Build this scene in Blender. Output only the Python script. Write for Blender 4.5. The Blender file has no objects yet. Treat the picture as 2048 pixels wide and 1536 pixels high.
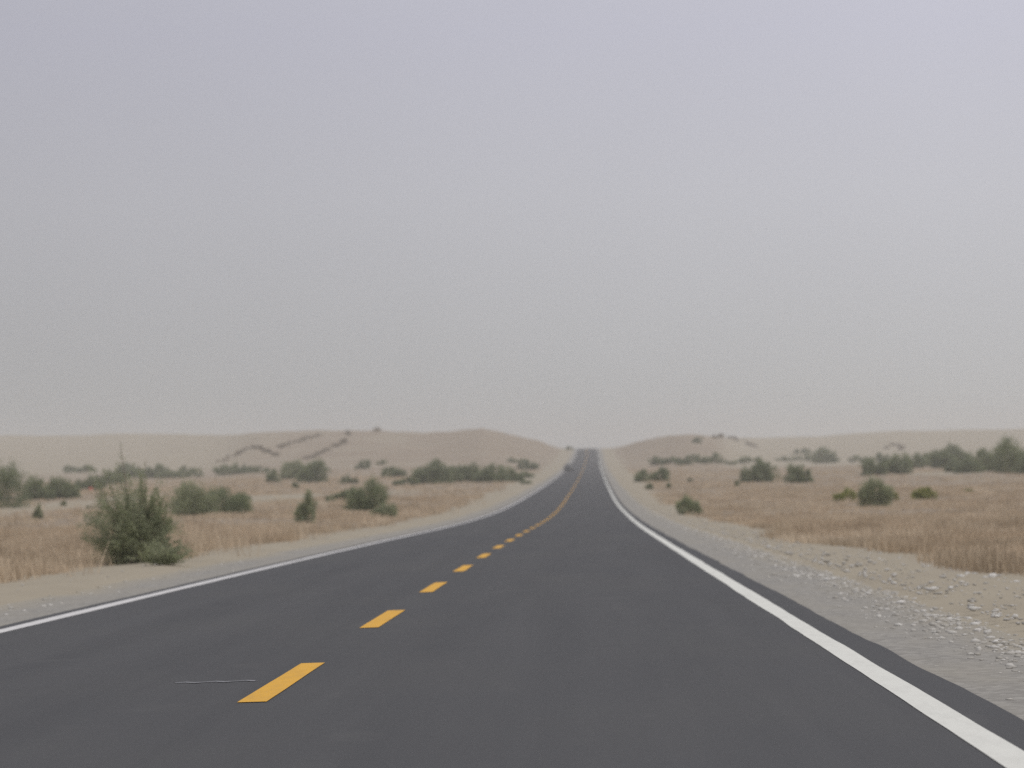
import bpy, math, random
import numpy as np
from mathutils import Matrix, Vector

# ------------------------------------------------------------------ camera, sky, sun, exposure
S = bpy.context.scene
COL = S.collection
F = 6000.0                       # focal length in pixels of the 2048 px wide photograph (about 105 mm)
CAM = np.array([1.86, 0.0, 1.18])  # in the right-hand lane, at a passenger's eye height
ROLL = -0.020


def cam_dir(px, py):
    return np.array([(px - 1024) / F, -(py - 768) / F, -1.0])


_a = cam_dir(1167, 935); _a /= np.linalg.norm(_a)          # this pixel looks level along the road
_x = np.array([1.0, -ROLL, 0.0]); _x -= _a * _x.dot(_a); _x /= np.linalg.norm(_x)
_z = np.cross(_x, _a)
ROT = np.stack([_x, _a, _z])                              # camera -> world

cd = bpy.data.cameras.new('camera')
cam = bpy.data.objects.new('camera', cd); COL.objects.link(cam)
cd.sensor_width = 36.0
cd.lens = 36.0 * F / 2048
cd.clip_start = 0.2
cd.clip_end = 20000
cd.dof.use_dof = True
cd.dof.focus_distance = 19.0
cd.dof.aperture_fstop = 3.3
M = Matrix([list(ROT[0]) + [CAM[0]], list(ROT[1]) + [CAM[1]], list(ROT[2]) + [CAM[2]], [0, 0, 0, 1]])
cam.matrix_world = M
S.camera = cam

SUN_EL, SUN_AZ = 56.0, 128.0     # azimuth clockwise from +Y (the way the road runs)
world = bpy.data.worlds.new('World'); S.world = world
world.use_nodes = True
nt = world.node_tree; nt.nodes.clear()
N = nt.nodes.new
out = N('ShaderNodeOutputWorld'); bg = N('ShaderNodeBackground')
sky = N('ShaderNodeTexSky'); sky.sky_type = 'NISHITA'; sky.sun_disc = False
sky.sun_elevation = math.radians(SUN_EL); sky.sun_rotation = math.radians(SUN_AZ)
sky.dust_density = 8; sky.air_density = 1.2
sc_ = N('ShaderNodeVectorMath'); sc_.operation = 'SCALE'; sc_.inputs['Scale'].default_value = 0.05
nt.links.new(sky.outputs[0], sc_.inputs[0])
tc = N('ShaderNodeTexCoord'); sep = N('ShaderNodeSeparateXYZ')
nt.links.new(tc.outputs['Generated'], sep.inputs[0])
ramp = N('ShaderNodeValToRGB'); cr = ramp.color_ramp       # dust veil: warm grey low down, lavender grey higher
SKY = [(0.0, (.430, .436, .444)), (0.022, (.452, .461, .472)), (0.05, (.482, .488, .510)), (0.09, (.518, .522, .565)),
       (0.145, (.524, .526, .606)), (0.5, (.70, .71, .76)), (1.0, (.92, .92, .95))]
while len(cr.elements) < len(SKY):
    cr.elements.new(1.0)
for e, (p, c) in zip(cr.elements, SKY):
    e.position = p; e.color = (*c, 1)
nt.links.new(sep.outputs[2], ramp.inputs[0])
# the veil is a little thicker (darker) away from the sun
az = N('ShaderNodeMapRange')
az.inputs['From Min'].default_value = -0.22; az.inputs['From Max'].default_value = 0.12
az.inputs['To Min'].default_value = 0.80; az.inputs['To Max'].default_value = 1.05
nt.links.new(sep.outputs[0], az.inputs['Value'])
nz = N('ShaderNodeTexNoise'); nz.inputs['Scale'].default_value = 6; nz.inputs['Detail'].default_value = 3
nt.links.new(tc.outputs['Generated'], nz.inputs['Vector'])
nm = N('ShaderNodeMapRange'); nm.inputs['To Min'].default_value = 0.955; nm.inputs['To Max'].default_value = 1.045
nt.links.new(nz.outputs[0], nm.inputs['Value'])
mu = N('ShaderNodeMath'); mu.operation = 'MULTIPLY'
nt.links.new(az.outputs[0], mu.inputs[0]); nt.links.new(nm.outputs[0], mu.inputs[1])
sc2 = N('ShaderNodeVectorMath'); sc2.operation = 'SCALE'
nt.links.new(ramp.outputs[0], sc2.inputs[0]); nt.links.new(mu.outputs[0], sc2.inputs['Scale'])
mx = N('ShaderNodeMix'); mx.data_type = 'RGBA'; mx.inputs[0].default_value = 0.93
nt.links.new(sc_.outputs[0], mx.inputs[6]); nt.links.new(sc2.outputs[0], mx.inputs[7])
nt.links.new(mx.outputs[2], bg.inputs[0]); bg.inputs[1].default_value = 1.0
nt.links.new(bg.outputs[0], out.inputs[0])

sl = bpy.data.lights.new('sun', 'SUN'); sl.energy = 1.0; sl.angle = math.radians(18); sl.color = (1, .96, .9)
so = bpy.data.objects.new('sun', sl); COL.objects.link(so)
_el, _az = math.radians(SUN_EL), math.radians(SUN_AZ)
sdir = Vector((math.sin(_az) * math.cos(_el), math.cos(_az) * math.cos(_el), math.sin(_el)))
so.rotation_euler = sdir.to_track_quat('Z', 'Y').to_euler()

S.view_settings.view_transform = 'Standard'; S.view_settings.look = 'None'
S.view_settings.exposure = 0.12; S.view_settings.gamma = 1.0
S.render.engine = 'CYCLES'
S.cycles.use_denoising = False
S.cycles.max_bounces = 6; S.cycles.diffuse_bounces = 5; S.cycles.volume_bounces = 1
S.cycles.volume_step_rate = 4


# ------------------------------------------------------------------ small helpers
def link(o, parent=None):
    COL.objects.link(o)
    if parent: o.parent = parent
    return o


def tag(o, label=None, cat=None, group=None, kind=None):
    if label: o['label'] = label
    if cat: o['category'] = cat
    if group: o['group'] = group
    if kind: o['kind'] = kind
    return o


def mesh_np(name, V, Fc, smooth=False, attrs=None):
    """V (n,3), Fc (m,k) with constant k; attrs: {name: (domain, values)}"""
    V = np.asarray(V, np.float32); Fc = np.asarray(Fc, np.int32)
    me = bpy.data.meshes.new(name)
    me.vertices.add(len(V)); me.vertices.foreach_set('co', V.ravel())
    m, k = Fc.shape
    me.loops.add(m * k); me.loops.foreach_set('vertex_index', Fc.ravel())
    me.polygons.add(m); me.polygons.foreach_set('loop_start', np.arange(m, dtype=np.int32) * k)
    if smooth: me.polygons.foreach_set('use_smooth', np.ones(m, bool))
    me.update(calc_edges=True)
    for an, (dom, val) in (attrs or {}).items():
        a = me.attributes.new(an, 'FLOAT', dom)
        a.data.foreach_set('value', np.asarray(val, np.float32))
    me.validate()
    return me


def obj(name, me, mat=None, parent=None):
    o = bpy.data.objects.new(name, me)
    if mat is not None and not me.materials:
        me.materials.append(mat)
    return link(o, parent)


_rng0 = np.random.default_rng(5)
_perm = _rng0.random((256, 256))


def vnoise(x, y):
    x = np.asarray(x, float); y = np.asarray(y, float)
    xi = np.floor(x).astype(int); yi = np.floor(y).astype(int)
    fx = x - xi; fy = y - yi
    fx = fx * fx * (3 - 2 * fx); fy = fy * fy * (3 - 2 * fy)
    g = lambda i, j: _perm[i & 255, j & 255]
    return ((g(xi, yi) * (1 - fx) + g(xi + 1, yi) * fx) * (1 - fy) + (g(xi, yi + 1) * (1 - fx) + g(xi + 1, yi + 1) * fx) * fy) * 2 - 1


def fbm(x, y, n=3):
    s = 0; a = 1.0
    for i in range(n):
        s = s + a * vnoise(x * 2 ** i + 17.3 * i, y * 2 ** i + 5.1 * i); a *= .5
    return s


def sstep(a, b, x):
    t = np.clip((np.asarray(x, float) - a) / (b - a), 0, 1)
    return t * t * (3 - 2 * t)


# ------------------------------------------------------------------ materials
def mat_new(name):
    m = bpy.data.materials.new(name); m.use_nodes = True
    t = m.node_tree; b = t.nodes['Principled BSDF']
    b.inputs['Roughness'].default_value = .9
    b.inputs['Specular IOR Level'].default_value = .2
    return m, t, b


def n_noise(t, scale, detail=4, rough=.55, vec=None):
    n = t.nodes.new('ShaderNodeTexNoise'); n.inputs['Scale'].default_value = scale
    n.inputs['Detail'].default_value = detail; n.inputs['Roughness'].default_value = rough
    if vec is not None: t.links.new(vec, n.inputs['Vector'])
    return n.outputs[0]


def n_pos(t):
    return t.nodes.new('ShaderNodeNewGeometry').outputs['Position']


def n_scale(t, vec, s):
    m = t.nodes.new('ShaderNodeMapping'); m.inputs['Scale'].default_value = s
    t.links.new(vec, m.inputs[0]); return m.outputs[0]


def n_map(t, v, a, b, c=0., d=1.):
    m = t.nodes.new('ShaderNodeMapRange'); m.inputs[1].default_value = a; m.inputs[2].default_value = b
    m.inputs[3].default_value = c; m.inputs[4].default_value = d
    t.links.new(v, m.inputs[0]); return m.outputs[0]


def n_mix(t, fac, a, b, mode='MIX'):
    m = t.nodes.new('ShaderNodeMix'); m.data_type = 'RGBA'; m.blend_type = mode
    for i, v in ((0, fac), (6, a), (7, b)):
        if isinstance(v, (int, float)): m.inputs[i].default_value = v
        elif isinstance(v, tuple): m.inputs[i].default_value = (*v, 1)
        else: t.links.new(v, m.inputs[i])
    return m.outputs[2]


def n_attr(t, name):
    a = t.nodes.new('ShaderNodeAttribute'); a.attribute_name = name; return a.outputs['Fac']


def n_bump(t, b, h, strength, dist):
    n = t.nodes.new('ShaderNodeBump'); n.inputs['Strength'].default_value = strength; n.inputs['Distance'].default_value = dist
    t.links.new(h, n.inputs['Height']); t.links.new(n.outputs[0], b.inputs['Normal'])


SAND = (.455, .375, .275); DRY = (.315, .222, .160)


def make_ground_mat():
    m, t, b = mat_new('desert_sand')
    p = n_pos(t)
    big = n_noise(t, .06, 4, .6, n_scale(t, p, (1, .5, 1)))
    mid = n_noise(t, .7, 5, .65, n_scale(t, p, (1, .4, 1)))
    fine = n_noise(t, 9, 4, .7, p)
    sand = n_mix(t, n_map(t, mid, .3, .7), (.290, .249, .188), (.338, .294, .222))
    sand = n_mix(t, n_map(t, fine, .35, .7, 0, .45), sand, (.29, .257, .200))
    dry = n_mix(t, n_map(t, mid, .32, .68), (.215, .172, .128), (.290, .235, .180))
    dry = n_mix(t, n_map(t, big, .4, .65, 0, .6), dry, (.285, .228, .168))
    veg = n_attr(t, 'cover')
    add = t.nodes.new('ShaderNodeMath'); add.operation = 'ADD'
    t.links.new(veg, add.inputs[0]); t.links.new(n_map(t, mid, .3, .7, -.25, .25), add.inputs[1])
    c = n_mix(t, n_map(t, add.outputs[0], .2, .8), sand, dry)
    t.links.new(c, b.inputs['Base Color'])
    n_bump(t, b, mid, .5, .12)
    return m


def make_gravel_mat():
    m, t, b = mat_new('grey_gravel')
    p = n_pos(t)
    v = t.nodes.new('ShaderNodeTexVoronoi'); v.inputs['Scale'].default_value = 16
    t.links.new(p, v.inputs['Vector'])
    big = n_noise(t, .8, 5, .65, n_scale(t, p, (1.3, .35, 1)))
    bw = t.nodes.new('ShaderNodeRGBToBW'); t.links.new(v.outputs['Color'], bw.inputs[0])
    c = n_mix(t, n_map(t, bw.outputs[0], .15, .95), (.205, .193, .176), (.312, .296, .270))
    c = n_mix(t, n_map(t, big, .4, .7, 0, .55), c, (.285, .260, .215))
    c = n_mix(t, n_map(t, n_attr(t, 'edge'), .62, 1.0), c, (.310, .274, .212))
    t.links.new(c, b.inputs['Base Color'])
    n_bump(t, b, bw.outputs[0], .35, .015)
    return m


def make_asphalt_mat():
    m, t, b = mat_new('asphalt')
    p = n_pos(t)
    streak = n_noise(t, 1.1, 5, .6, n_scale(t, p, (1.6, .05, 1)))
    blot = n_noise(t, .45, 5, .6, n_scale(t, p, (1, .3, 1)))
    fine = n_noise(t, 60, 3, .7, p)
    c = n_mix(t, n_map(t, streak, .3, .7), (.061, .061, .065), (.078, .0775, .081))
    c = n_mix(t, n_map(t, blot, .45, .75, 0, .5), c, (.088, .086, .084))
    c = n_mix(t, n_map(t, fine, .3, .75, 0, .55), c, (.048, .048, .050))
    smudge = n_noise(t, 1.7, 3, .5, n_scale(t, p, (1, .45, 1)))
    c = n_mix(t, n_map(t, smudge, .62, .74, 0, .2), c, (.105, .102, .100))
    # grit of windblown dust collecting near the edges
    t.links.new(c, b.inputs['Base Color'])
    b.inputs['Roughness'].default_value = .86
    b.inputs['Specular IOR Level'].default_value = .22
    n_bump(t, b, fine, .5, .006)
    return m


def make_paint_mat(name, col, worn, amount):
    m, t, b = mat_new(name)
    p = n_pos(t)
    n1 = n_noise(t, 3.5, 6, .7, n_scale(t, p, (2.5, .6, 1)))
    n2 = n_noise(t, 45, 3, .7, p)
    c = n_mix(t, n_map(t, n1, .45, .8, 0, amount), col, worn)
    c = n_mix(t, n_map(t, n2, .55, .8, 0, amount), c, worn)
    t.links.new(c, b.inputs['Base Color'])
    b.inputs['Roughness'].default_value = .7
    return m


def make_tone_mat(name, c0, c1, c2, scale=2.5, amount=.5):
    """c0..c1 by the per-face 'tone', drifting to c2 in patches of its own"""
    m, t, b = mat_new(name)
    c = n_mix(t, n_attr(t, 'tone'), c0, c1)
    nz_ = n_noise(t, scale, 3, .6, n_pos(t))
    c = n_mix(t, n_map(t, nz_, .42, .66, 0, amount), c, c2)
    t.links.new(c, b.inputs['Base Color'])
    b.inputs['Roughness'].default_value = .85
    return m


def make_leaf_mat(*a):
    m = make_tone_mat(*a)
    t = m.node_tree; b = t.nodes['Principled BSDF']; o_ = t.nodes['Material Output']
    tr = t.nodes.new('ShaderNodeBsdfTranslucent'); mxs = t.nodes.new('ShaderNodeMixShader'); mxs.inputs[0].default_value = .42
    t.links.new(b.inputs['Base Color'].links[0].from_socket, tr.inputs[0])
    t.links.new(b.outputs[0], mxs.inputs[1]); t.links.new(tr.outputs[0], mxs.inputs[2]); t.links.new(mxs.outputs[0], o_.inputs[0])
    return m


M_ground = make_ground_mat()
M_gravel = make_gravel_mat()
M_asphalt = make_asphalt_mat()
M_white = make_paint_mat('white_road_paint', (.63, .625, .58), (.39, .38, .355), .35)
M_white_far = make_paint_mat('dusty_white_road_paint', (.60, .585, .58), (.36, .345, .33), .6)
M_yellow = make_paint_mat('yellow_road_paint', (.66, .355, .035), (.30, .19, .07), .45)
M_scuff = make_paint_mat('pale_scuff', (.22, .22, .235), (.11, .11, .112), .9)
M_leaf = make_leaf_mat('grey_green_leaves', (.205, .225, .138), (.40, .42, .275), (.34, .37, .17), 1.6, .35)
M_leaf_dark = make_leaf_mat('dull_green_leaves', (.155, .180, .11), (.285, .312, .19), (.28, .31, .145), .25, .5)
M_leaf_yellow = make_leaf_mat('yellow_green_leaves', (.20, .225, .065), (.36, .37, .13), (.30, .29, .10), 1.5, .4)
M_stem = make_tone_mat('grey_twigs', (.20, .165, .125), (.30, .26, .21), (.24, .2, .16), 4, .4)
M_drygrass = make_tone_mat('dry_grass', (.35, .278, .195), (.62, .51, .378), (.51, .378, .254), .22, .55)
M_scrub = make_tone_mat('dry_scrub', (.235, .195, .148), (.33, .275, .208), (.265, .232, .165), 1, .4)
M_stone = make_tone_mat('pale_stone', (.345, .325, .29), (.60, .58, .55), (.33, .305, .265), 6, .5)

# ------------------------------------------------------------------ lie of the land
RD = np.array([-60, 0, 15, 36, 59, 85, 110, 135, 160, 185, 210, 240, 268, 334, 400, 466, 575, 683, 800, 923, 1010, 1070, 1105, 1130, 1160, 1220, 1300, 1500, 2000, 4000.])
RZ = np.array([.42, 0, -.13, -.30, -.49, -.72, -.955, -1.15, -1.28, -1.365, -1.385, -1.345, -1.265, -1.03, -.725, -.365, .33, 1.17, 2.42, 4.26, 6.02, 7.36, 8.08, 8.30, 8.32, 7.6, 5.5, 1.5, 0, 0])
RX = np.interp(RD, [-60, 80, 150, 220, 268, 334, 466, 683, 923, 1100, 1400, 4000], [0, 0, .33, .44, .6, .83, 1.26, 2.02, 2.9, 3.46, 4.4, 12])


def _smooth_tab(xs, ys, lo, hi, n, k):
    g = np.linspace(lo, hi, n); v = np.interp(g, xs, ys)
    ker = np.hanning(k); ker /= ker.sum()
    return g, np.convolve(np.pad(v, k // 2, mode='edge'), ker, 'valid')


_g1, _v1 = _smooth_tab(RD, RZ, -60, 4000, 4061, 25)
_g2, _v2 = _smooth_tab(RD, RX, -60, 4000, 4061, 121)
zr = lambda d: np.interp(d, _g1, _v1)
xr = lambda d: np.interp(d, _g2, _v2)

# height of the dune skyline above eye level, as slope, and how far off its crest lies, by bearing (x offset / distance)
_SK = [(-600, 872), (-300, 868), (0, 870), (130, 872), (250, 866), (360, 868), (450, 870), (520, 864), (650, 861), (760, 861), (850, 865), (905, 862), (965, 855), (1000, 863), (1050, 874), (1100, 885),
       (1130, 892), (1155, 894), (1195, 894), (1222, 892), (1260, 885), (1300, 877), (1350, 870), (1395, 868), (1420, 871), (1470, 874), (1530, 874), (1650, 871), (1700, 866), (1760, 862), (1850, 860), (2048, 857), (2300, 860), (2700, 855)]
_SD = [(-600, 1700), (300, 1500), (430, 1350), (520, 1180), (900, 1080), (965, 1060), (1100, 1110), (1155, 1140), (1200, 1140), (1260, 1080), (1380, 1000), (1425, 1100), (1490, 1550), (2048, 1650), (2700, 1700)]
_su = []; _se = []
for _p in _SK:
    w_ = ROT @ cam_dir(*_p); _su.append(w_[0] / w_[1]); _se.append(w_[2] / w_[1])
_du = []
for _p in _SD:
    w_ = ROT @ cam_dir(_p[0], 870); _du.append(w_[0] / w_[1])
_SDv = [p[1] for p in _SD]


def height(X, Y):
    """ground height (road crown left out) at world X, Y"""
    X = np.asarray(X, float); Y = np.asarray(Y, float)
    d = np.maximum(Y, 5.0)
    u = (X - CAM[0]) / np.maximum(d, 60.)
    base = zr(Y)
    o = X - xr(Y)
    # plain: follows the road's level, then climbs to the dune crest
    D = np.interp(u, _du, _SDv); E = np.interp(u, _su, _se)
    d0 = np.where(u < 0, 430., 470.)
    e0 = (zr(d0) - CAM[2]) / d0
    t = np.clip((d - d0) / (D - d0), 0, 1)
    shape = np.where(u < 0, .5 * t + .5 * t ** 1.5, .75 * t + .25 * t ** 2.5)
    wob = fbm(X / 70., Y / 150., 3) * .0009 * t * (1 - t) * 3
    e = e0 + (E - e0) * shape + wob
    zdune = CAM[2] + d * e
    zcrest = CAM[2] + D * E
    zback = zcrest - (d - D) * .02 - 6 * sstep(0, 500, d - D)
    zdune = np.where(d > D, np.maximum(zback, -1), zdune)
    far = np.where(d > d0, zdune, base)
    k = sstep(5, 19, np.abs(o)) * sstep(d0 - 60, d0 + 260, d)
    z = base + (far - base) * k
    # hummocks of blown sand out on the plain
    a = sstep(8, 22, np.abs(o))
    z = z + a * (fbm(X / 9., Y / 14., 3) * .10 + fbm(X / 33. + 9, Y / 60., 2) * .16)
    z = z + a * np.where(u < 0, .10, -.10) * sstep(10, 60, np.abs(o)) * (d < 5000)
    for bx, by, bh, brx, bry in BUMPS:
        z = z + bh * np.exp(-((X - bx) / brx) ** 2 - ((Y - by) / bry) ** 2)
    # verge: a shallow fall from the shoulder
    z = z - .10 * sstep(5.8, 8.0, np.abs(o)) * (1 - sstep(14, 40, np.abs(o)))
    return z


BUMPS = []


def ray_pt(px, py, d):
    w = ROT @ cam_dir(px, py); return CAM + w * (d / w[1])


for px, d_, bh, brx, bry in ((1455, 900, 2.6, 9, 40), (1500, 860, 1.5, 9, 40), (505, 900, 2.2, 9, 60), (640, 1000, 1.6, 9, 60), (700, 960, 1.4, 8, 50), (1960, 640, 1.2, 8, 40)):
    p_ = ray_pt(px, 900, d_); BUMPS.append((p_[0], d_, bh, brx, bry))

_ds = np.concatenate([np.arange(12, 200, .15), np.arange(200, 2500, 1.0)])


def hit(px, py):
    """point of the ground seen at a pixel of the photograph"""
    w = ROT @ cam_dir(px, py); w = w / w[1]
    P = CAM[None] + w[None] * _ds[:, None]
    below = P[:, 2] < height(P[:, 0], P[:, 1])
    i = int(np.argmax(below)) if below.any() else len(_ds) - 1
    q = P[i]
    return np.array([q[0], q[1], float(height(q[0], q[1]))])


# ------------------------------------------------------------------ ground and dunes
rows = [-40, -30, -22, -15, -10, -5, 0, 4, 8]
while rows[-1] < 1750: rows.append(rows[-1] * 1.014 if rows[-1] * .014 > .25 else rows[-1] + .25)
while rows[-1] < 3300: rows.append(rows[-1] * 1.05)
rows = np.array(rows); NR = len(rows)
inner = np.array([0, 2, 3.6, 4.4, 5.2, 6, 6.8, 7.6, 8.6, 10, 12.])
s_ = np.linspace(0, 1, 120)[1:] ** 1.15
offs = []
for d in rows:
    ext = 12 + s_ * (45 + .235 * max(d, 0))
    r = np.concatenate([inner, ext]); offs.append(np.concatenate([-r[::-1], r[1:]]))
offs = np.array(offs); NC = offs.shape[1]
GX = xr(rows)[:, None] + offs; GY = np.repeat(rows[:, None], NC, 1)
GZ = height(GX, GY)
ao = np.abs(offs)
GZ = GZ - .10 * (1 - sstep(5.0, 6.4, ao))          # trench under the road and its shoulders


def edge_of_grass(X, Y, side):
    return np.where(np.asarray(side) < 0, 7.5, 7.15) + .8 * fbm(Y / 7. + 40 * side, Y * 0 + 3. * side, 3) + sstep(120, 500, Y) * 2.0


def clearing(X, Y):
    c = 0
    for bx, by, rx, ry in CLEAR:
        c = np.maximum(c, np.exp(-(((X - bx) / rx) ** 2 + ((Y - by) / ry) ** 2) ** 1.5))
    return c


CLEAR = []
for px, py, rx, ry in ((75, 1016, 6.5, 70), (150, 1006, 5.0, 55), (545, 1000, 4.5, 40), (620, 1005, 3.0, 8), (800, 985, 3, 25), (1980, 960, 5, 22), (1890, 948, 6, 25), (1560, 905, 14, 40)):
    p_ = hit(px, py); CLEAR.append((p_[0], p_[1], rx, ry))


def cover(X, Y):
    o = X - xr(Y); side = np.where(o < 0, -1., 1.)
    c = sstep(-.3, .5, np.abs(o) - edge_of_grass(X, Y, side))
    c = c * (1 - .95 * clearing(X, Y))
    u = (X - CAM[0]) / np.maximum(Y, 30.)
    pale = sstep(640, 900, Y) * (1 - sstep(-.145, -.075, u))           # bare pale dune far left
    pale = np.maximum(pale, sstep(640, 800, Y) * sstep(.040, .052, u))  # bare dune far right
    pale = np.maximum(pale, .45 * sstep(-.2, .6, fbm(X / 16., Y / 45., 3)) * sstep(250, 600, Y))
    pale = pale * (1 - .7 * sstep(-.060, -.035, u) * (1 - sstep(.034, .040, u)) * sstep(500, 800, Y))  # brown hills flanking the crest
    return c * (1 - .9 * pale) * (.85 + .25 * fbm(X / 6., Y / 12., 2))


cov = np.clip(cover(GX, GY), 0, 1)
SPLIT = int(np.argmax(rows > 720))


def grid_mesh(name, r0, r1):
    V = np.stack([GX[r0:r1 + 1], GY[r0:r1 + 1], GZ[r0:r1 + 1]], -1).reshape(-1, 3)
    n = r1 - r0
    i, j = np.meshgrid(np.arange(n), np.arange(NC - 1), indexing='ij')
    a = (i * NC + j).ravel()
    Fc = np.stack([a, a + 1, a + NC + 1, a + NC], 1)
    return mesh_np(name, V, Fc, True, {'cover': ('POINT', cov[r0:r1 + 1].ravel())})


tag(obj('ground', grid_mesh('ground', 0, SPLIT), M_ground), 'sandy desert plain with dry brown ground cover either side of the road', kind='structure')
tag(obj('dunes', grid_mesh('dunes', SPLIT, NR - 1), M_ground), 'low pale and brown dunes along the hazy skyline', kind='structure')

# ------------------------------------------------------------------ road
rsel = rows[(rows < 1400)]


def strip(name, o0, o1, dz, d0=-40, d1=1400, jit0=0., jit1=0., mat=None, parent=None, fine=None, ncol=2, crown=True, seed=0, edge=False):
    """a sheet along the road from offset o0 to o1, dz above the road level"""
    d = rsel if fine is None else np.unique(np.concatenate([rsel, np.arange(max(d0, -40), min(d1, 160), fine)]))
    d = d[(d > d0) & (d < d1)]; d = np.concatenate([[d0], d, [d1]])
    a0 = o0 + jit0 * fbm(d / 2.6 + seed, d * 0 + seed, 3) if jit0 else o0 + d * 0
    a1 = o1 + jit1 * fbm(d / 2.6 + seed + 50, d * 0 + seed, 3) if jit1 else o1 + d * 0
    t = np.linspace(0, 1, ncol)
    O = a0[:, None] * (1 - t) + a1[:, None] * t
    X = xr(d)[:, None] + O
    Z = np.interp(d, rows, zr(rows))[:, None] + dz + 0 * O
    if crown: Z = Z - .012 * np.abs(O)
    V = np.stack([X, np.repeat(d[:, None], ncol, 1), Z], -1).reshape(-1, 3)
    n = len(d) - 1
    i, j = np.meshgrid(np.arange(n), np.arange(ncol - 1), indexing='ij'); a = (i * ncol + j).ravel()
    Fc = np.stack([a, a + 1, a + ncol + 1, a + ncol], 1)
    at = {'edge': ('POINT', np.repeat(t[None], len(d), 0).ravel() if o1 > 0 else np.repeat(1 - t[None], len(d), 0).ravel())} if edge else None
    return obj(name, mesh_np(name, V, Fc, True, at), mat, parent)


road = strip('road', -4.05, 4.12, 0.0, jit0=.015, jit1=.022, mat=M_asphalt, fine=.22, ncol=9)
tag(road, 'dark two-lane asphalt road running straight to a crest on the horizon', kind='structure')
# gravel shoulders, tucked under the asphalt's ragged edge
g = strip('shoulder', 3.6, 5.75, -.075, jit1=.28, mat=M_gravel, fine=.35, ncol=10, crown=False, seed=7, edge=True)
tag(g, 'grey gravel shoulder along the right edge of the road', kind='structure')
g = strip('shoulder', -5.5, -3.6, -.075, jit0=.28, mat=M_gravel, fine=.35, ncol=10, crown=False, seed=9, edge=True)
tag(g, 'grey gravel shoulder along the left edge of the road', kind='structure')

strip('edge_line', 3.665, 3.85, .004, d0=2, d1=1300, mat=M_white, parent=road, fine=.5, ncol=3, jit0=.008, jit1=.008)
strip('edge_line', -3.88, -3.70, .004, d0=2, d1=1300, mat=M_white_far, parent=road, fine=.5, ncol=3, jit0=.008, jit1=.008)
d = 17.5
nd = 0
rest = []
while d < 1180:
    if nd < 98:
        strip('center_dash', -.19, -.02, .004, d0=d, d1=d + 4.0, mat=M_yellow, parent=road, fine=.5, ncol=2, jit0=.005, jit1=.005, seed=nd)
    else:
        rest.append(d)
    nd += 1; d += 9.6
if rest:
    V = []; Fc = []
    for q in rest:
        b = len(V)
        for dd, oo in ((q, -.19), (q, -.02), (q + 4, -.02), (q + 4, -.19)):
            V.append((float(xr(dd)) + oo, dd, float(np.interp(dd, rows, zr(rows))) + .006))
        Fc.append((b, b + 1, b + 2, b + 3))
    o = obj('center_dash', mesh_np('far_dashes', V, Fc), M_yellow, road); o['kind'] = 'stuff'
# pale scuff across the left lane, by the nearest dash
V = []
w0 = ray_pt(350, 1372, 1.0) - CAM; w1 = ray_pt(512, 1366, 1.0) - CAM
ya = 19.6
xa = CAM[0] + w0[0] * ya; xb = CAM[0] + w1[0] * ya
for i in range(9):
    t = i / 8; x = xa + (xb - xa) * t; y = ya + .05 * math.sin(i * 2.1); h_ = .02 + .015 * (i % 3) 
    zz = float(np.interp(y, rows, zr(rows))) - .012 * abs(x) + .004
    V += [(x, y - h_, zz), (x, y + h_, zz)]
obj('scuff_mark', mesh_np('scuff_mark', V, [(2 * i, 2 * i + 2, 2 * i + 3, 2 * i + 1) for i in range(8)]), M_scuff, road)


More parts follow.
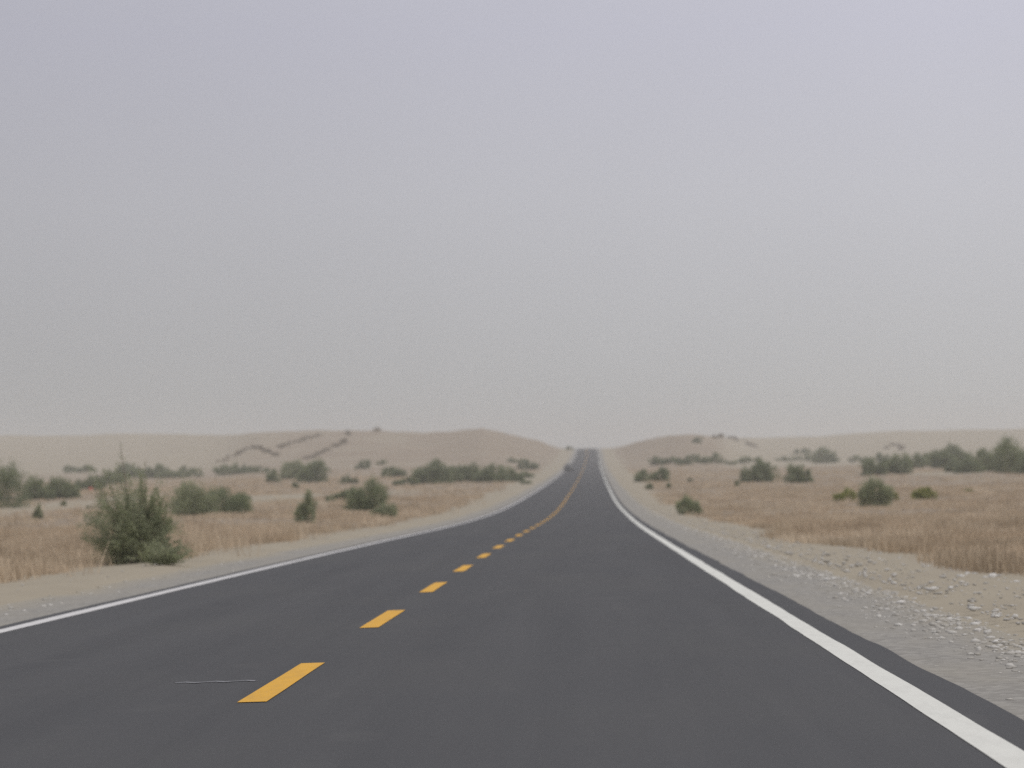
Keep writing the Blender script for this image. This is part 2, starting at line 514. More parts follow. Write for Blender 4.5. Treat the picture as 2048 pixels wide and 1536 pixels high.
# ------------------------------------------------------------------ dry grass
def build_grass():
    rng = np.random.default_rng(11)
    VV = []; TT = []
    for (a, b, dens, nb, hh, ww) in ((36, 110, 28, 6, .36, .016), (110, 280, 5.0, 6, .25, .036), (280, 680, .75, 6, .24, .085)):
        umax = .235
        area = umax * 2 * (b * b - a * a) / 2
        n = int(area * dens)
        y = np.sqrt(rng.uniform(a * a, b * b, n)); u = rng.uniform(-umax - .03, umax - .03, n)
        x = CAM[0] + u * y
        o = x - xr(y); side = np.where(o < 0, -1., 1.)
        eg = edge_of_grass(x, y, side)
        dn = np.where(x < 0, .50, .66) + .55 * fbm(x / 3.2, y / 5.5, 3) + .5 * fbm(x / 13. + 3, y / 30., 2)
        dn = np.where(np.abs(o) < eg + 1.2, dn + .3, dn)
        dn = dn * (1 - 1.1 * clearing(x, y)) * (1 - .75 * sstep(430, 680, y))
        keep = ((np.abs(o) > eg) & (rng.random(n) < dn)) | ((np.abs(o) > eg - 1.3) & (side < 0) & (rng.random(n) < .02))
        x, y, side = x[keep], y[keep], side[keep]
        z = height(x, y) - .02
        n = len(x)
        th = hh * (.8 + .35 * fbm(x / 5., y / 8., 2) + .5 * vnoise(x / 1.1 + 31, y / 4.)) * np.where(side < 0, 1.12, .8)
        th = np.clip(th, .12, .7)
        tone = np.clip(.5 + .3 * fbm(x / 2.1 + 7, y / 3., 3) + .45 * vnoise(x / 1.1 + 60, y / 4.) + rng.normal(0, .1, n), 0, 1)
        X = np.repeat(x, nb); Y = np.repeat(y, nb); Z = np.repeat(z, nb); H = np.repeat(th, nb) * rng.uniform(.55, 1.25, n * nb)
        m = n * nb
        sp = .10 + ww * 1.5
        X = X + rng.normal(0, sp, m); Y = Y + rng.normal(0, sp, m)
        an = rng.uniform(0, 2 * np.pi, m); lean = rng.normal(.0, .32, m) * H; la = rng.uniform(0, 2 * np.pi, m)
        W = ww * rng.uniform(.6, 1.4, m)
        dx, dy = np.cos(an) * W / 2, np.sin(an) * W / 2
        tx, ty = X + np.cos(la) * lean, Y + np.sin(la) * lean
        v = np.stack([np.stack([X - dx, Y - dy, Z], -1), np.stack([X + dx, Y + dy, Z], -1),
                      np.stack([tx + dx * .35, ty + dy * .35, Z + H], -1), np.stack([tx - dx * .35, ty - dy * .35, Z + H], -1)], 1)
        VV.append(v.reshape(-1, 3)); TT.append(np.clip(np.repeat(tone, nb) + rng.normal(0, .16, m), 0, 1))
    V = np.concatenate(VV); T = np.concatenate(TT)
    Fc = np.arange(len(V), dtype=np.int32).reshape(-1, 4)
    return mesh_np('dry_grass', V, Fc, False, {'tone': ('FACE', T)})


tag(obj('dry_grass', build_grass(), M_drygrass), 'dry straw-brown grass covering the plain on both sides of the road', 'grass', kind='stuff')


# ------------------------------------------------------------------ shrubs
def shrub_leaves(rng, w, h, n, leaf, spike=.25, lean=0., skirt=.15):
    """clumped small leaves in an uneven dome w wide, h tall, with upright shoots breaking its outline"""
    nc = max(34, n // 30)
    az_ = rng.uniform(0, 2 * np.pi, nc); cz = rng.uniform(0, 1, nc) ** .9
    rr = rng.random(nc) ** .45
    lump = 1 + .15 * np.sin(az_ * 3 + rng.uniform(0, 6)) + .10 * np.sin(az_ * 5 + rng.uniform(0, 6)) + rng.normal(0, .09, nc)
    prof = np.sqrt(np.clip(1 - (cz * .97) ** 3.4, 0, 1)) * (1 - (skirt + .1) * (1 - cz) ** 2)
    sec = rng.random(nc) < .36; sg = rng.choice([-1, 1]); sy = rng.uniform(-.3, .3)   # a lower side lobe
    R = w * .47 * prof * rr * lump * np.where(sec, .62, .84)
    top = 1 + .12 * np.sin(az_ * 2 + rng.uniform(0, 6)) + rng.normal(0, .06, nc)
    cx = R * np.cos(az_) + lean * cz * h + np.where(sec, .27 * sg, -.09 * sg) * w
    cy = R * np.sin(az_) + sec * sy * w; czz = cz * h * .88 * top * np.where(sec, .66, 1.)
    csx = rng.uniform(.035, .075, nc) * min(w, h * 1.5); csz = csx * 1.2
    ns = int(nc * spike)
    if ns:
        k = rng.integers(0, nc, ns); q = rng.uniform(.02, .12, ns) * h
        cx = np.concatenate([cx, cx[k] * 1.03]); cy = np.concatenate([cy, cy[k] * 1.03])
        czz = np.concatenate([czz, czz[k] + q])
        csx = np.concatenate([csx, csx[k] * .35]); csz = np.concatenate([csz, csz[k] * 1.3])
    ctone = np.clip(rng.normal(.45, .24, len(cx)), 0, 1)
    pr = csx ** 1.0; k = rng.choice(len(cx), n, p=pr / pr.sum())
    off = rng.normal(0, 1, (n, 3)); off = np.clip(off, -1.7, 1.7)
    c = np.stack([cx, cy, czz], 1)[k] + off * np.stack([csx, csx, csz], 1)[k]
    c[:, 2] = np.abs(c[:, 2] - .02) + .01
    L = leaf * rng.uniform(.6, 1.5, n); Wd = L * rng.uniform(.32, .55, n)
    dirv = rng.normal(0, 1, (n, 3)); dirv[:, 2] = np.abs(dirv[:, 2]) + .5; dirv /= np.linalg.norm(dirv, axis=1)[:, None]
    sd = np.cross(dirv, rng.normal(0, 1, (n, 3))); sd /= np.linalg.norm(sd, axis=1)[:, None] + 1e-9
    a = dirv * (L / 2)[:, None]; b = sd * (Wd / 2)[:, None]
    v = np.stack([c - a, c + b, c + a, c - b], 1).reshape(-1, 3)
    tone = np.clip(ctone[k] + rng.normal(0, .15, n), 0, 1)
    return v, tone, np.stack([cx, cy, czz], 1)


def shoot_leaves(rng, w, h, n, leaf, nsh=150, lo=.35):
    """leafy shoots fanning up and out from the root, as on a broom-like desert bush"""
    th = np.arccos(1 - rng.uniform(0, 1, nsh) ** .9 * .93); az_ = rng.uniform(0, 2 * np.pi, nsh)
    L = (1 + .18 * np.sin(az_ * 3 + 1) * np.sin(th) + rng.normal(0, .16, nsh)) * rng.choice([1, .78, .5], nsh, p=[.5, .3, .2])
    tip = np.stack([np.sin(th) * np.cos(az_) * L * w / 2, np.sin(th) * np.sin(az_) * L * w / 2, (.12 + .88 * np.cos(th) ** .8) * L * h * .92], 1)
    base = np.stack([rng.normal(0, .14 * w, nsh), rng.normal(0, .14 * w, nsh), np.zeros(nsh)], 1)
    k = rng.integers(0, nsh, n); t = lo + (1 - lo) * rng.random(n) ** .8
    t = np.where(rng.random(n) < .16, rng.uniform(.05, lo, n), t)
    p = base[k] * (1 - t)[:, None] + tip[k] * t[:, None]
    p[:, 2] += .22 * h * t * (1 - t) * np.sin(th[k])
    sp = (.052 * (1.25 - t * .85)) * min(w, h)
    c = p + np.clip(rng.normal(0, 1, (n, 3)), -1.8, 1.8) * sp[:, None]
    c[:, 2] = np.abs(c[:, 2] - .02) + .01
    ctone = np.clip(rng.normal(.45, .26, nsh), 0, 1)
    Ln = leaf * rng.uniform(.6, 1.6, n); Wd = Ln * rng.uniform(.3, .5, n)
    ax = (tip - base)[k]; ax /= np.linalg.norm(ax, axis=1)[:, None]
    dirv = rng.normal(0, .8, (n, 3)) + ax; dirv /= np.linalg.norm(dirv, axis=1)[:, None]
    sd = np.cross(dirv, rng.normal(0, 1, (n, 3))); sd /= np.linalg.norm(sd, axis=1)[:, None] + 1e-9
    a = dirv * (Ln / 2)[:, None]; b = sd * (Wd / 2)[:, None]
    v = np.stack([c - a, c + b, c + a, c - b], 1).reshape(-1, 3)
    return v, np.clip(ctone[k] + rng.normal(0, .15, n), 0, 1), tip


def shrub_stems(rng, tips, w, h, n, r0):
    V = []; Fc = []; T = []
    sel = tips[rng.permutation(len(tips))[:n]]
    for tip in sel:
        b = np.array([rng.normal(0, .07 * w), rng.normal(0, .07 * w), 0.])
        mid = b + (tip - b) * .5 + np.array([rng.normal(0, .04 * w), rng.normal(0, .04 * w), .10 * h])
        pts = [b - [0, 0, .05], b * .6 + mid * .4, mid, mid * .45 + tip * .55, tip + (tip - mid) * .15]
        rad = [r0, r0 * .8, r0 * .6, r0 * .42, r0 * .15]
        base = len(V)
        for p, r in zip(pts, rad):
            for q in range(4):
                V.append((p[0] + r * math.cos(q * math.pi / 2), p[1] + r * math.sin(q * math.pi / 2), p[2]))
        tt = rng.random()
        for i in range(4):
            for q in range(4):
                Fc.append((base + i * 4 + q, base + i * 4 + (q + 1) % 4, base + i * 4 + 4 + (q + 1) % 4, base + i * 4 + 4 + q)); T.append(tt)
    return mesh_np('stems', V, Fc, True, {'tone': ('FACE', T)})


PX = lambda d: d / F     # metres per photo pixel


def shrub(px, base, wpx, hpx, label, group=None, mat=None, name='desert_shrub', cat='shrub', seed=None, dens=1., spike=.25, lean=0., stems=None, skirt=.15, extra=(), style='dome'):
    """a shrub whose foot is seen at (px, base); one standing in grass has its foot that much lower, behind the blades"""
    p = hit(px, base)
    if float(cover(p[0], p[1])) > .35 and p[1] < 620 and hpx < 120:
        g = min(.20 / PX(p[1]), .35 * hpx); p = hit(px, base + g); hpx = hpx + g
    d = p[1]
    if d >= 190 and cat == 'shrub': wpx = wpx * 1.28
    w = max(wpx * PX(d), .15); h = max(hpx * PX(d), .12)
    rng = np.random.default_rng(seed if seed is not None else int(px * 7 + base * 13))
    near = d < 190 if stems is None else stems
    if wpx > 130: style = 'shoots'
    if near:
        n = int(np.clip(wpx * hpx * 1.5, 1500, 30000) * dens); leaf = max(.035, .00062 * d)
    else:
        n = int(np.clip(wpx * hpx * 1.7, 420, 7500) * dens); leaf = max(.06, .00064 * d)
    if near and style == 'shoots': v, tone, tips = shoot_leaves(rng, w, h, n, leaf, 190 if wpx > 100 else 70)
    else: v, tone, tips = shrub_leaves(rng, w, h, n, leaf, spike, lean, skirt)
    for dx, w2, h2, fr in extra:
        v2, t2, tp2 = shoot_leaves(rng, w2 * PX(d), h2 * PX(d), int(n * fr), leaf, max(6, int(70 * fr / .45)), .55)
        v2[:, 0] += dx * PX(d); tp2[:, 0] += dx * PX(d)
        v = np.concatenate([v, v2]); tone = np.concatenate([tone, t2]); tips = np.concatenate([tips, tp2])
    me = mesh_np('foliage', v, np.arange(len(v), dtype=np.int32).reshape(-1, 4), False, {'tone': ('FACE', tone)})
    m = mat or (M_leaf if near else M_leaf_dark)
    if near:
        r = bpy.data.objects.new(name, None); r.empty_display_size = .3; link(r)
        obj('foliage', me, m, r)
        obj('stems', shrub_stems(rng, tips, w, h, 40 if wpx > 100 else 14, .008 * h + .004), M_stem, r)
    else:
        r = obj(name, me, m)
    r.location = (p[0], p[1], p[2] - .01)
    tag(r, label, cat, group)
    return r


GL = 'green shrubs on the plain left of the road'
GR = 'green shrubs on the plain right of the road'
GB = 'shrubs of the dark belt left of the road'
GC = 'shrubs of the dark belt at far right'
GD = 'shrubs of the green line below the right hill'
GH = 'low green herbs in the dry grass'

# the big one by the left verge
shrub(262, 1128, 192, 200, 'big bushy grey-green shrub standing at the sandy verge left of the road', GL, spike=.3, seed=3, skirt=.42, extra=((26, 104, 204, .55), (58, 40, 218, .03), (-10, 60, 196, .10), (30, 150, 60, .16)))
shrub(330, 1128, 112, 54, 'low green shoots spreading at the right foot of the biggest shrub', GL, style='shoots', dens=.8)
# left, near to far
shrub(5, 1016, 84, 82, 'tall green shrub cut off by the left edge of the picture', GL, spike=.45, lean=.05)
shrub(74, 997, 54, 40, 'left one of two rounded green shrubs behind the pale sand clearing', GL)
shrub(122, 994, 58, 38, 'right one of two rounded green shrubs behind the pale sand clearing', GL)
shrub(182, 977, 54, 24, 'low shrub just above the tiny red scrap at the left', GL)
shrub(222, 966, 50, 22, 'dull shrub between the red scrap and the top of the biggest shrub', GL)
shrub(258, 955, 56, 26, 'dull shrub showing past the upper left of the biggest shrub', GL)
shrub(165, 945, 54, 14, 'small faint shrub at the foot of the pale left dune, left of centre', GL)
shrub(140, 943, 24, 12, 'tiny faint shrub leftmost at the foot of the pale left dune', GL)
shrub(312, 956, 50, 26, 'dull shrub behind the thin top shoots of the biggest shrub', GL)
shrub(362, 956, 84, 20, 'long low dull shrub right of the top of the biggest shrub', GL)
shrub(386, 1030, 100, 64, 'broad green shrub close behind the biggest one, on its right', GL, spike=.4)
shrub(446, 1023, 82, 48, 'yellowish green shrub at the right end of the clump behind the biggest shrub', GL, spike=.4)
shrub(482, 1004, 36, 18, 'low green sprig at the far right of the clump behind the biggest shrub', GL)
shrub(470, 949, 76, 20, 'wide low green shrub below the dark line on the left dune', GL)
shrub(520, 945, 50, 12, 'flat green shrub trailing right of the wide low one on the left', GL)
shrub(546, 964, 24, 26, 'small upright shrub between the wide low one and the yellowish pair', GL)
shrub(592, 957, 54, 34, 'yellowish green shrub, left of a pair touching each other', GL, mat=M_leaf)
shrub(630, 962, 48, 40, 'darker green shrub, right of a pair touching each other', GL)
shrub(614, 1040, 44, 56, 'small upright green shrub alone in the grass left of the road', GL)
shrub(740, 1018, 66, 62, 'pointed dark green shrub in the grass nearest the left verge', GL, spike=.35)
shrub(772, 1030, 52, 24, 'low trailing shrub at the right foot of the pointed dark one', GL)
shrub(693, 998, 44, 20, 'low green shrub left behind the pointed dark one', GL)
shrub(728, 938, 28, 17, 'small dark rounded shrub alone at the foot of the left dune', GL)
shrub(697, 965, 28, 13, 'small yellowish shrub midway between the yellowish pair and the pointed one', GL)
shrub(788, 952, 42, 20, 'pale thin shrub left of the dark belt beside the road', GL)
shrub(764, 929, 18, 8, 'tiny faint shrub above the pale thin one on the left', GL)
for px, b_, w_, h_, lb in ((812, 968, 46, 13, 'low outlying shrub at the left end of the dark belt'),
                           (862, 965, 66, 40, 'tallest green shrub at the left of the dark belt'),
                           (905, 962, 56, 28, 'second shrub from the left of the dark belt beside the road'),
                           (945, 961, 56, 32, 'middle shrub of the dark belt left of the road'),
                           (985, 962, 56, 32, 'wide grey-green shrub right of the middle of the dark belt'),
                           (1020, 963, 42, 26, 'last shrub at the right end of the dark belt left of the road')):
    shrub(px, b_, w_, h_, lb, GB)
shrub(1052, 939, 42, 19, 'dark shrub between the dark belt and the road, highest of three', GL)
shrub(1024, 925, 16, 9, 'tiny dark shrub above the right end of the dark belt', GL)
shrub(1052, 956, 26, 14, 'small green shrub between the dark belt and the road', GL)
shrub(1050, 968, 20, 8, 'tiny green shrub on the sandy verge at the end of the dark belt', GL)
shrub(1138, 899, 12, 6, 'tiny shrub on the left verge just below the road crest', GL)
# right
shrub(1376, 1029, 52, 34, 'small dense green shrub alone beside the right gravel verge', GR, spike=.15, dens=1.6, seed=12)
shrub(1284, 961, 26, 20, 'dark small shrub beside the right verge, left of a pair', GR)
shrub(1320, 960, 38, 22, 'rounded grey-green shrub beside the right verge, right of a pair', GR)
shrub(1299, 979, 16, 12, 'tiny green tuft left of two at the right verge', GH, name='low_plant', cat='plant')
shrub(1337, 974, 11, 8, 'tiny green tuft right of two at the right verge', GH, name='low_plant', cat='plant')
for px, b_, w_, h_, lb in ((1316, 930, 30, 17, 'leftmost shrub of the green line below the right hill'),
                           (1344, 928, 28, 14, 'second shrub from the left in the green line below the right hill'),
                           (1369, 930, 26, 18, 'dark third shrub in the green line below the right hill'),
                           (1398, 926, 38, 16, 'fourth shrub from the left in the green line below the right hill'),
                           (1428, 927, 34, 19, 'tallest shrub near the right end of the green line below the right hill'),
                           (1455, 929, 30, 9, 'low shrub ending the green line below the right hill')):
    shrub(px, b_, w_, h_, lb, GD)
shrub(1490, 927, 26, 14, 'small dark shrub right of the green line below the hill', GR)
shrub(1515, 924, 18, 9, 'tiny shrub right of the small dark one past the green line', GR)
shrub(1395, 886, 18, 12, 'lone small shrub high on the right brown hill', GR)
shrub(1519, 961, 60, 36, 'rounded dark green shrub, left of two standing apart in the right grass', GR, spike=.1)
shrub(1594, 963, 44, 33, 'pointed dark green shrub, right of two standing apart in the right grass', GR)
shrub(1575, 922, 50, 9, 'low green strip of shrub left of the round one below the far dune', GR)
shrub(1620, 922, 44, 12, 'low shrub touching the round one below the far dune', GR)
shrub(1651, 926, 46, 30, 'single round dark shrub against the pale far dune', GR, spike=.08)
shrub(1604, 908, 42, 11, 'thin faint shrub above the low green strip by the far dune', GR)
shrub(1738, 1008, 70, 56, 'dark shrub with yellowish sprigs in the middle of the right grass', GR, spike=.3, seed=8, skirt=.3, lean=.3)
shrub(1692, 998, 40, 18, 'yellow-green low sprigs left of the dark shrub in the right grass', GR, mat=M_leaf_yellow)
shrub(1782, 998, 30, 14, 'green sprigs at the right foot of the dark shrub in the right grass', GR, mat=M_leaf_yellow)
shrub(1848, 994, 42, 19, 'yellow-green low shrub alone right of the dark one in the grass', GR, mat=M_leaf_yellow)
shrub(1935, 984, 22, 6, 'faint yellow-green tuft farthest right in the brown grass', GH, mat=M_leaf_yellow, name='low_plant', cat='plant')
for px, b_, w_, h_, lb in ((1720, 925, 36, 14, 'small outlying shrub at the left end of the far right belt'),
                           (1746, 948, 46, 30, 'lowest dark shrub at the left of the far right belt'),
                           (1763, 925, 24, 20, 'small shrub behind the left of the far right belt'),
                           (1796, 945, 56, 34, 'dark shrub second from the left along the far right belt'),
                           (1828, 934, 48, 26, 'shrub in the middle of the far right belt, on its lower slope'),
                           (1862, 931, 48, 26, 'shrub right of the middle of the far right belt'),
                           (1888, 934, 50, 34, 'broad shrub below the tallest point of the belt middle'),
                           (1912, 928, 54, 36, 'peaked shrub rising on a hummock in the far right belt'),
                           (1938, 946, 56, 30, 'low spreading shrub between the peaked one and the big right one'),
                           (1905, 944, 22, 20, 'small dark clump hanging below the far right belt'),
                           (1974, 940, 46, 40, 'dark shrub touching the left side of the tallest right shrub'),
                           (2022, 943, 72, 62, 'tallest dark green shrub cut by the right edge of the picture')):
    shrub(px, b_, w_, h_, lb, GC)
shrub(2085, 944, 70, 50, 'dark green shrub beyond the tallest one at the right edge', GC)
# low herbs
for px, b_, w_, h_, lb in ((76, 1036, 22, 28, 'thin green herb standing in the pale sand clearing at the left'),
                           (128, 1012, 14, 10, 'tiny green herb at the right side of the pale clearing'),
                           (1380, 962, 10, 6, 'tiny grey herb in the grass right of the verge pair'),
                           (1474, 970, 10, 10, 'tiny dry herb left of the two shrubs standing apart'),
                           (590, 975, 14, 12, 'thin green herb below the yellowish pair'),
                           (660, 1000, 26, 8, 'flat green herb patch left of the low shrub behind the pointed one')):
    shrub(px, b_, w_, h_, lb, GH, name='low_plant', cat='plant')

# dry scrub in dark lines on the left dune, and on the right hummock
LINES = [('small dry scrub tuft in the dark line bending over the left dune', 'scrub tufts in the bent dark line on the left dune', [(440, 922), (470, 908), (503, 893), (520, 896), (538, 905), (553, 908)], 17),
         ('small dry scrub tuft in the long faint line climbing the left dune', 'scrub tufts in the long faint line on the left dune', [(558, 894), (585, 886), (612, 878), (634, 869)], 12),
         ('small dry scrub tuft in the line below the left crest', 'scrub tufts in the line below the left crest', [(616, 915), (645, 903), (672, 892), (688, 882), (697, 866)], 14),
         ('small dry scrub tuft on the sand hummock right of the brown hill', 'scrub tufts on the right sand hummock', [(1432, 873), (1450, 868), (1468, 876), (1492, 884), (1510, 894)], 11),
         ('small dry scrub tuft on the far right sand ridge above the belt', 'scrub tufts on the far right sand ridge', [(1775, 894), (1795, 889), (1806, 898)], 5)]
rl = random.Random(4)
for label, grp, pts, cnt in LINES:
    for k in range(cnt):
        t = (k + rl.uniform(-.3, .3)) / (cnt - 1) * (len(pts) - 1); t = min(max(t, 0), len(pts) - 1.001); i = int(t); f_ = t - i
        x = pts[i][0] * (1 - f_) + pts[i + 1][0] * f_ + rl.uniform(-5, 5); y = pts[i][1] * (1 - f_) + pts[i + 1][1] * f_ + rl.uniform(-2, 2)
        shrub(x, y + 2, rl.uniform(6, 20), rl.uniform(2.0, 5.5), label, grp, mat=M_scrub, name='dry_scrub', cat='scrub', stems=False, seed=900 + k + int(x))
shrub(755, 862, 14, 6, 'lone dry scrub tuft breaking the left dune skyline', None, mat=M_scrub, name='dry_scrub', cat='scrub', stems=False)


# ------------------------------------------------------------------ stones
def stone_mesh(rng, r, flat=.6):
    ph = (1 + 5 ** .5) / 2
    v = np.array([(-1, ph, 0), (1, ph, 0), (-1, -ph, 0), (1, -ph, 0), (0, -1, ph), (0, 1, ph), (0, -1, -ph), (0, 1, -ph), (ph, 0, -1), (ph, 0, 1), (-ph, 0, -1), (-ph, 0, 1)], float) / 1.9
    f = [(0, 11, 5), (0, 5, 1), (0, 1, 7), (0, 7, 10), (0, 10, 11), (1, 5, 9), (5, 11, 4), (11, 10, 2), (10, 7, 6), (7, 1, 8), (3, 9, 4), (3, 4, 2), (3, 2, 6), (3, 6, 8), (3, 8, 9), (4, 9, 5), (2, 4, 11), (6, 2, 10), (8, 6, 7), (9, 8, 1)]
    v = v * (1 + rng.normal(0, .16, (12, 1))) * np.array([rng.uniform(.8, 1.5), rng.uniform(.7, 1.1), flat]) * r
    a = rng.uniform(0, 6.28); c, s = math.cos(a), math.sin(a)
    v = np.stack([v[:, 0] * c - v[:, 1] * s, v[:, 0] * s + v[:, 1] * c, v[:, 2]], 1)
    return v, np.array(f)


def surf(x, y):
    o = abs(x - float(xr(y)))
    if o < 5.5: return float(np.interp(y, rows, zr(rows))) - .075
    return float(height(x, y))


rng = np.random.default_rng(21)
VV = []; FF = []; TT = []; nb_ = 0
for i in range(11500):
    right = rng.random() < .94
    y = 12 * math.exp(rng.random() * math.log(330 / 12.))
    if right: o = rng.normal(5.2, .28) if rng.random() < .72 else rng.uniform(5.2, 7.6)
    else: o = -(rng.normal(5.1, .3) if rng.random() < .6 else rng.uniform(4.3, 6.5))
    if right and fbm(np.array(y / 3.1), np.array(o * 1.2), 2) < -.15 and rng.random() < .5: continue
    x = float(xr(y)) + o
    r = float(np.clip(rng.lognormal(-4.1, .48), .007, .046))
    v, f_ = stone_mesh(rng, r, rng.uniform(.3, .7)); v = v + np.array([x, y, surf(x, y) + r * .12])
    VV.append(v); FF.append(f_ + nb_); nb_ += 12; TT.append(np.full(20, np.clip(rng.normal(.5, .3), 0, 1)))
tag(obj('rubble', mesh_np('rubble', np.concatenate(VV), np.concatenate(FF), False, {'tone': ('FACE', np.concatenate(TT))}), M_stone),
    'pale stone rubble strewn in lines along the gravel shoulders', 'rubble', kind='stuff')

for px, py, wpx, lb in ((100, 1199, 13, 'white stone lying on the left gravel shoulder, nearest the big shrub'),
                        (48, 1210, 14, 'pale stone on the left shoulder, between two others'),
                        (12, 1218, 13, 'pale stone on the left shoulder at the picture edge'),
                        (1985, 1155, 34, 'flat white stone at the edge of the brown grass on the right'),
                        (1846, 1209, 20, 'white stone in the rubble line, upper of the big ones on the right'),
                        (1958, 1232, 20, 'pale angular stone right of the upper big one in the rubble line'),
                        (1955, 1246, 26, 'wide white stone just below the pale angular one in the rubble line'),
                        (1990, 1268, 22, 'white stone toward the right end of the rubble line'),
                        (2012, 1281, 14, 'brownish stone beside the lowest white stones of the rubble line'),
                        (2036, 1286, 24, 'lowest white stone of the rubble line at the right picture edge'),
                        (1800, 1193, 30, 'long pale stone at the middle of the right rubble line'),
                        (1655, 1150, 18, 'pale stone high up the right rubble line')):
    p = hit(px, py); r = wpx * PX(p[1]) * .36
    v, f_ = stone_mesh(np.random.default_rng(px), r, .5)
    me = mesh_np('stone', v, f_, False, {'tone': ('FACE', np.full(20, .15 if 'brownish' in lb else 1.))})
    o = obj('stone', me, M_stone); o.location = (p[0], p[1], surf(p[0], p[1]) + r * .18)
    tag(o, lb, 'stone', 'single larger stones beside the road')

# ------------------------------------------------------------------ red scrap at the foot of the left scrub
m, t, b = mat_new('red_plastic'); t.links.new(n_mix(t, n_noise(t, 9, 3), (.42, .035, .03), (.62, .08, .06)), b.inputs['Base Color']); b.inputs['Roughness'].default_value = .5
p = hit(183, 982); rg = np.random.default_rng(2)
gu, gv = np.meshgrid(np.linspace(0, 2 * np.pi, 13)[:-1], np.linspace(0, 1, 7), indexing='ij')
rad = (.21 * np.sin(np.pi * (gv * .85 + .12)) + .02) * (1 + rg.normal(0, .16, gu.shape))
V = np.stack([rad * np.cos(gu), rad * np.sin(gu), gv * .55 + rg.normal(0, .012, gu.shape)], -1).reshape(-1, 3)
Fc = [(i * 7 + j, ((i + 1) % 12) * 7 + j, ((i + 1) % 12) * 7 + j + 1, i * 7 + j + 1) for i in range(12) for j in range(6)]
o = obj('litter', mesh_np('litter', V, Fc, True), m); o.location = (p[0], p[1] - .6, p[2] - .02)
tag(o, 'tiny red scrap of litter below the dull shrubs at the left', 'litter')


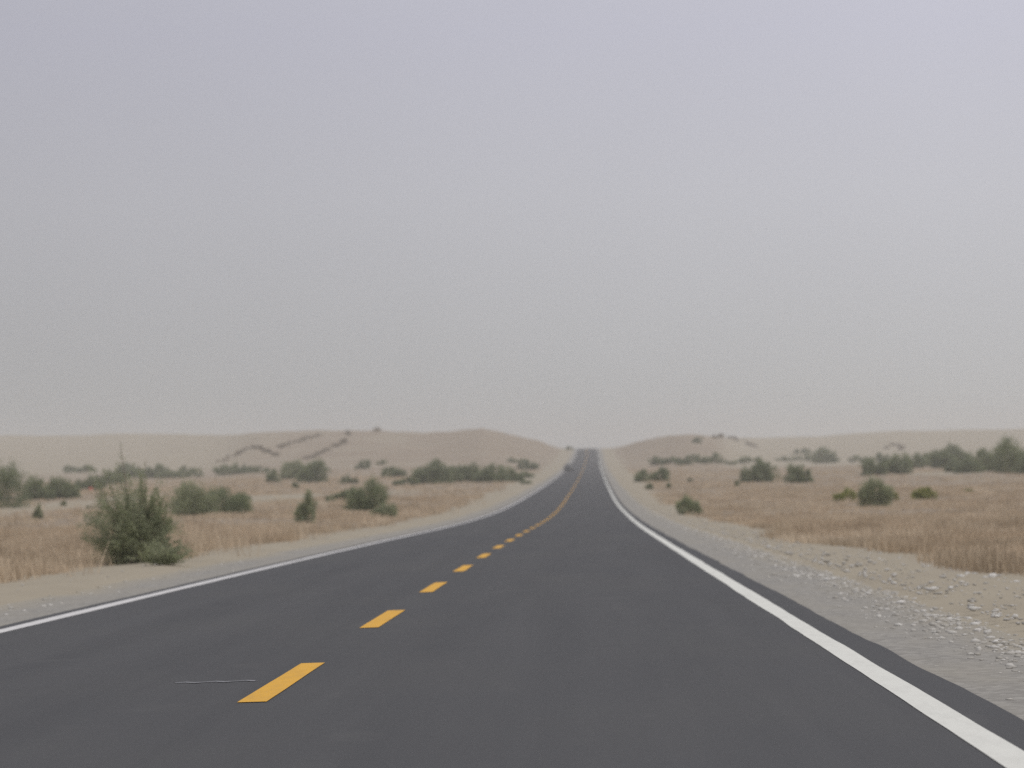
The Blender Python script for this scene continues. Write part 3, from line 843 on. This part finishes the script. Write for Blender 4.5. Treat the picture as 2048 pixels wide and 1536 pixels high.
# ------------------------------------------------------------------ oncoming car
def make_car(x, y):
    m_body, t, b = mat_new('dark_car_paint'); t.links.new(n_mix(t, n_noise(t, 3, 3), (.035, .033, .036), (.06, .056, .056)), b.inputs['Base Color']); b.inputs['Roughness'].default_value = .4; b.inputs['Specular IOR Level'].default_value = .5
    m_glass, t, b = mat_new('car_glass'); t.links.new(n_mix(t, n_noise(t, 2, 2), (.02, .022, .025), (.035, .037, .04)), b.inputs['Base Color']); b.inputs['Roughness'].default_value = .12; b.inputs['Specular IOR Level'].default_value = .5
    m_tyre, t, b = mat_new('tyre_rubber'); t.links.new(n_mix(t, n_noise(t, 20, 2), (.02, .02, .02), (.04, .038, .035)), b.inputs['Base Color'])
    m_rim, t, b = mat_new('rim_metal'); t.links.new(n_mix(t, n_noise(t, 20, 2), (.3, .3, .3), (.45, .45, .45)), b.inputs['Base Color']); b.inputs['Metallic'].default_value = .7; b.inputs['Roughness'].default_value = .4
    m_lamp, t, b = mat_new('lamp_glass'); t.links.new(n_mix(t, n_noise(t, 20, 2), (.55, .55, .55), (.7, .7, .68)), b.inputs['Base Color']); b.inputs['Roughness'].default_value = .15
    m_trim, t, b = mat_new('black_trim'); t.links.new(n_mix(t, n_noise(t, 20, 2), (.015, .015, .015), (.03, .03, .03)), b.inputs['Base Color']); b.inputs['Roughness'].default_value = .6
    root = bpy.data.objects.new('car', None); link(root)
    tag(root, 'distant dark car coming towards us at the left edge of the road', 'car')
    # body: cross-sections along its length (front at -y), each a rounded half profile mirrored
    secs = [(-2.20, .36, .62, .70), (-2.12, .30, .74, .82), (-1.6, .24, .88, .88), (-1.05, .22, .95, .90), (-.4, .22, .98, .90), (.7, .22, .99, .90), (1.5, .24, 1.0, .89), (2.05, .30, .98, .84), (2.16, .40, .85, .76)]
    V = []; Fc = []
    for yy, zb, zt, hw in secs:
        prof = [(-hw * .86, zb), (-hw, zb + .12), (-hw, zt - .18), (-hw * .93, zt - .03), (-hw * .6, zt), (hw * .6, zt), (hw * .93, zt - .03), (hw, zt - .18), (hw, zb + .12), (hw * .86, zb)]
        V += [(a, yy, c) for a, c in prof]
    k = 10
    for i in range(len(secs) - 1):
        for j in range(k):
            Fc.append((i * k + j, i * k + (j + 1) % k, (i + 1) * k + (j + 1) % k, (i + 1) * k + j))
    me = bpy.data.meshes.new('body'); me.from_pydata(V, [], Fc + [tuple(range(k))[::-1], tuple(range((len(secs) - 1) * k, len(secs) * k))]); me.update()
    obj('body', me, m_body, root)
    # cabin: roof with pillars, panes set 3 mm proud
    lo = [(-.78, -.95, .94), (.78, -.95, .94), (.80, 1.55, .98), (-.80, 1.55, .98)]
    hi = [(-.58, -.25, 1.44), (.58, -.25, 1.44), (.60, .95, 1.45), (-.60, .95, 1.45)]
    me = bpy.data.meshes.new('cabin'); me.from_pydata(lo + hi, [], [(4, 5, 6, 7), (0, 1, 5, 4), (1, 2, 6, 5), (2, 3, 7, 6), (3, 0, 4, 7), (3, 2, 1, 0)]); me.update()
    obj('cabin', me, m_body, root)

    def pane(nm, a, b_, c, d_, ins=.1):
        q = np.array([a, b_, c, d_], float); ce = q.mean(0); n = np.cross(q[1] - q[0], q[3] - q[0]); n /= np.linalg.norm(n)
        q = ce + (q - ce) * (1 - ins)
        VV_ = np.concatenate([q + n * .006, q - n * .01]); Fs = [(0, 1, 2, 3), (0, 4, 5, 1), (1, 5, 6, 2), (2, 6, 7, 3), (3, 7, 4, 0)]
        obj(nm, mesh_np(nm, VV_, Fs), m_glass, root)
    pane('windshield', lo[0], lo[1], hi[1], hi[0]); pane('rear_window', lo[2], lo[3], hi[3], hi[2])
    pane('side_window', lo[1], lo[2], hi[2], hi[1], .18); pane('side_window', lo[3], lo[0], hi[0], hi[3], .18)

    def disc(nm, par, r, w, mat, n=20, loc=(0, 0, 0)):
        V = []; Fs = []
        for s in (-w / 2, w / 2):
            for rr in (r * .9, r):
                for q in range(n): V.append((s if rr < r else s * .8, rr * math.cos(q * 6.2832 / n), rr * math.sin(q * 6.2832 / n)))
        for q in range(n):
            q2 = (q + 1) % n
            Fs += [(q, q2, n + q2, n + q), (n + q, n + q2, 3 * n + q2, 3 * n + q), (2 * n + q, 3 * n + q, 3 * n + q2, 2 * n + q2)]
        me = bpy.data.meshes.new(nm); me.from_pydata(V, [], Fs + [tuple(range(n))[::-1], tuple(range(2 * n, 3 * n))]); me.update()
        o = obj(nm, me, mat, par); o.location = loc; return o
    for sx in (-1, 1):
        for yy in (-1.35, 1.35):
            wv = disc('wheel', root, .33, .2, m_tyre, loc=(sx * .80, yy, .33)); disc('rim', wv, .2, .21, m_rim, loc=(sx * .004, 0, 0))

    def slab(nm, x0, x1, y0, y1, z0, z1, mat):
        V = [(x0, y0, z0), (x1, y0, z0), (x1, y1, z0), (x0, y1, z0), (x0 + .02, y0 + .01, z1), (x1 - .02, y0 + .01, z1), (x1 - .02, y1, z1), (x0 + .02, y1, z1)]
        return obj(nm, mesh_np(nm, V, [(3, 2, 1, 0), (4, 5, 6, 7), (0, 1, 5, 4), (1, 2, 6, 5), (2, 3, 7, 6), (3, 0, 4, 7)]), mat, root)
    for s in (-1, 1):
        slab('headlight', s * .55 - .14, s * .55 + .14, -2.21, -2.08, .60, .73, m_lamp)
        slab('mirror', s * .97 - .09, s * .97 + .09, -.82, -.66, .96, 1.09, m_body)
    slab('grille', -.36, .36, -2.215, -2.1, .55, .68, m_trim)
    slab('bumper', -.72, .72, -2.26, -2.0, .34, .52, m_trim)
    y = float(y)
    root.location = (x, y, float(np.interp(y, rows, zr(rows))) - .012 * abs(x - float(xr(y))))
    sl_ = (float(zr(y + 3)) - float(zr(y - 3))) / 6
    root.rotation_euler = (math.atan(sl_), 0, 0)


make_car(float(xr(600)) - 2.9, 600)

# ------------------------------------------------------------------ dusty air
bx0, bx1, by0, by1, bz0, bz1 = -1000, 1000, -60, 3500, -8, 42
V = [(x, y, z) for z in (bz0, bz1) for x, y in ((bx0, by0), (bx1, by0), (bx1, by1), (bx0, by1))]
me = bpy.data.meshes.new('haze'); me.from_pydata(V, [], [(3, 2, 1, 0), (4, 5, 6, 7), (0, 1, 5, 4), (1, 2, 6, 5), (2, 3, 7, 6), (3, 0, 4, 7)]); me.update()
mh = bpy.data.materials.new('dust_haze'); mh.use_nodes = True; t = mh.node_tree; t.nodes.clear()
oo = t.nodes.new('ShaderNodeOutputMaterial'); pv = t.nodes.new('ShaderNodeVolumePrincipled')
pv.inputs['Color'].default_value = (.86, .84, .81, 1); pv.inputs['Density'].default_value = 3.9e-4; pv.inputs['Anisotropy'].default_value = .2
t.links.new(pv.outputs[0], oo.inputs['Volume'])
tag(obj('haze', me, mh), 'thin warm grey dust haze hanging over the whole desert', 'haze', kind='stuff')
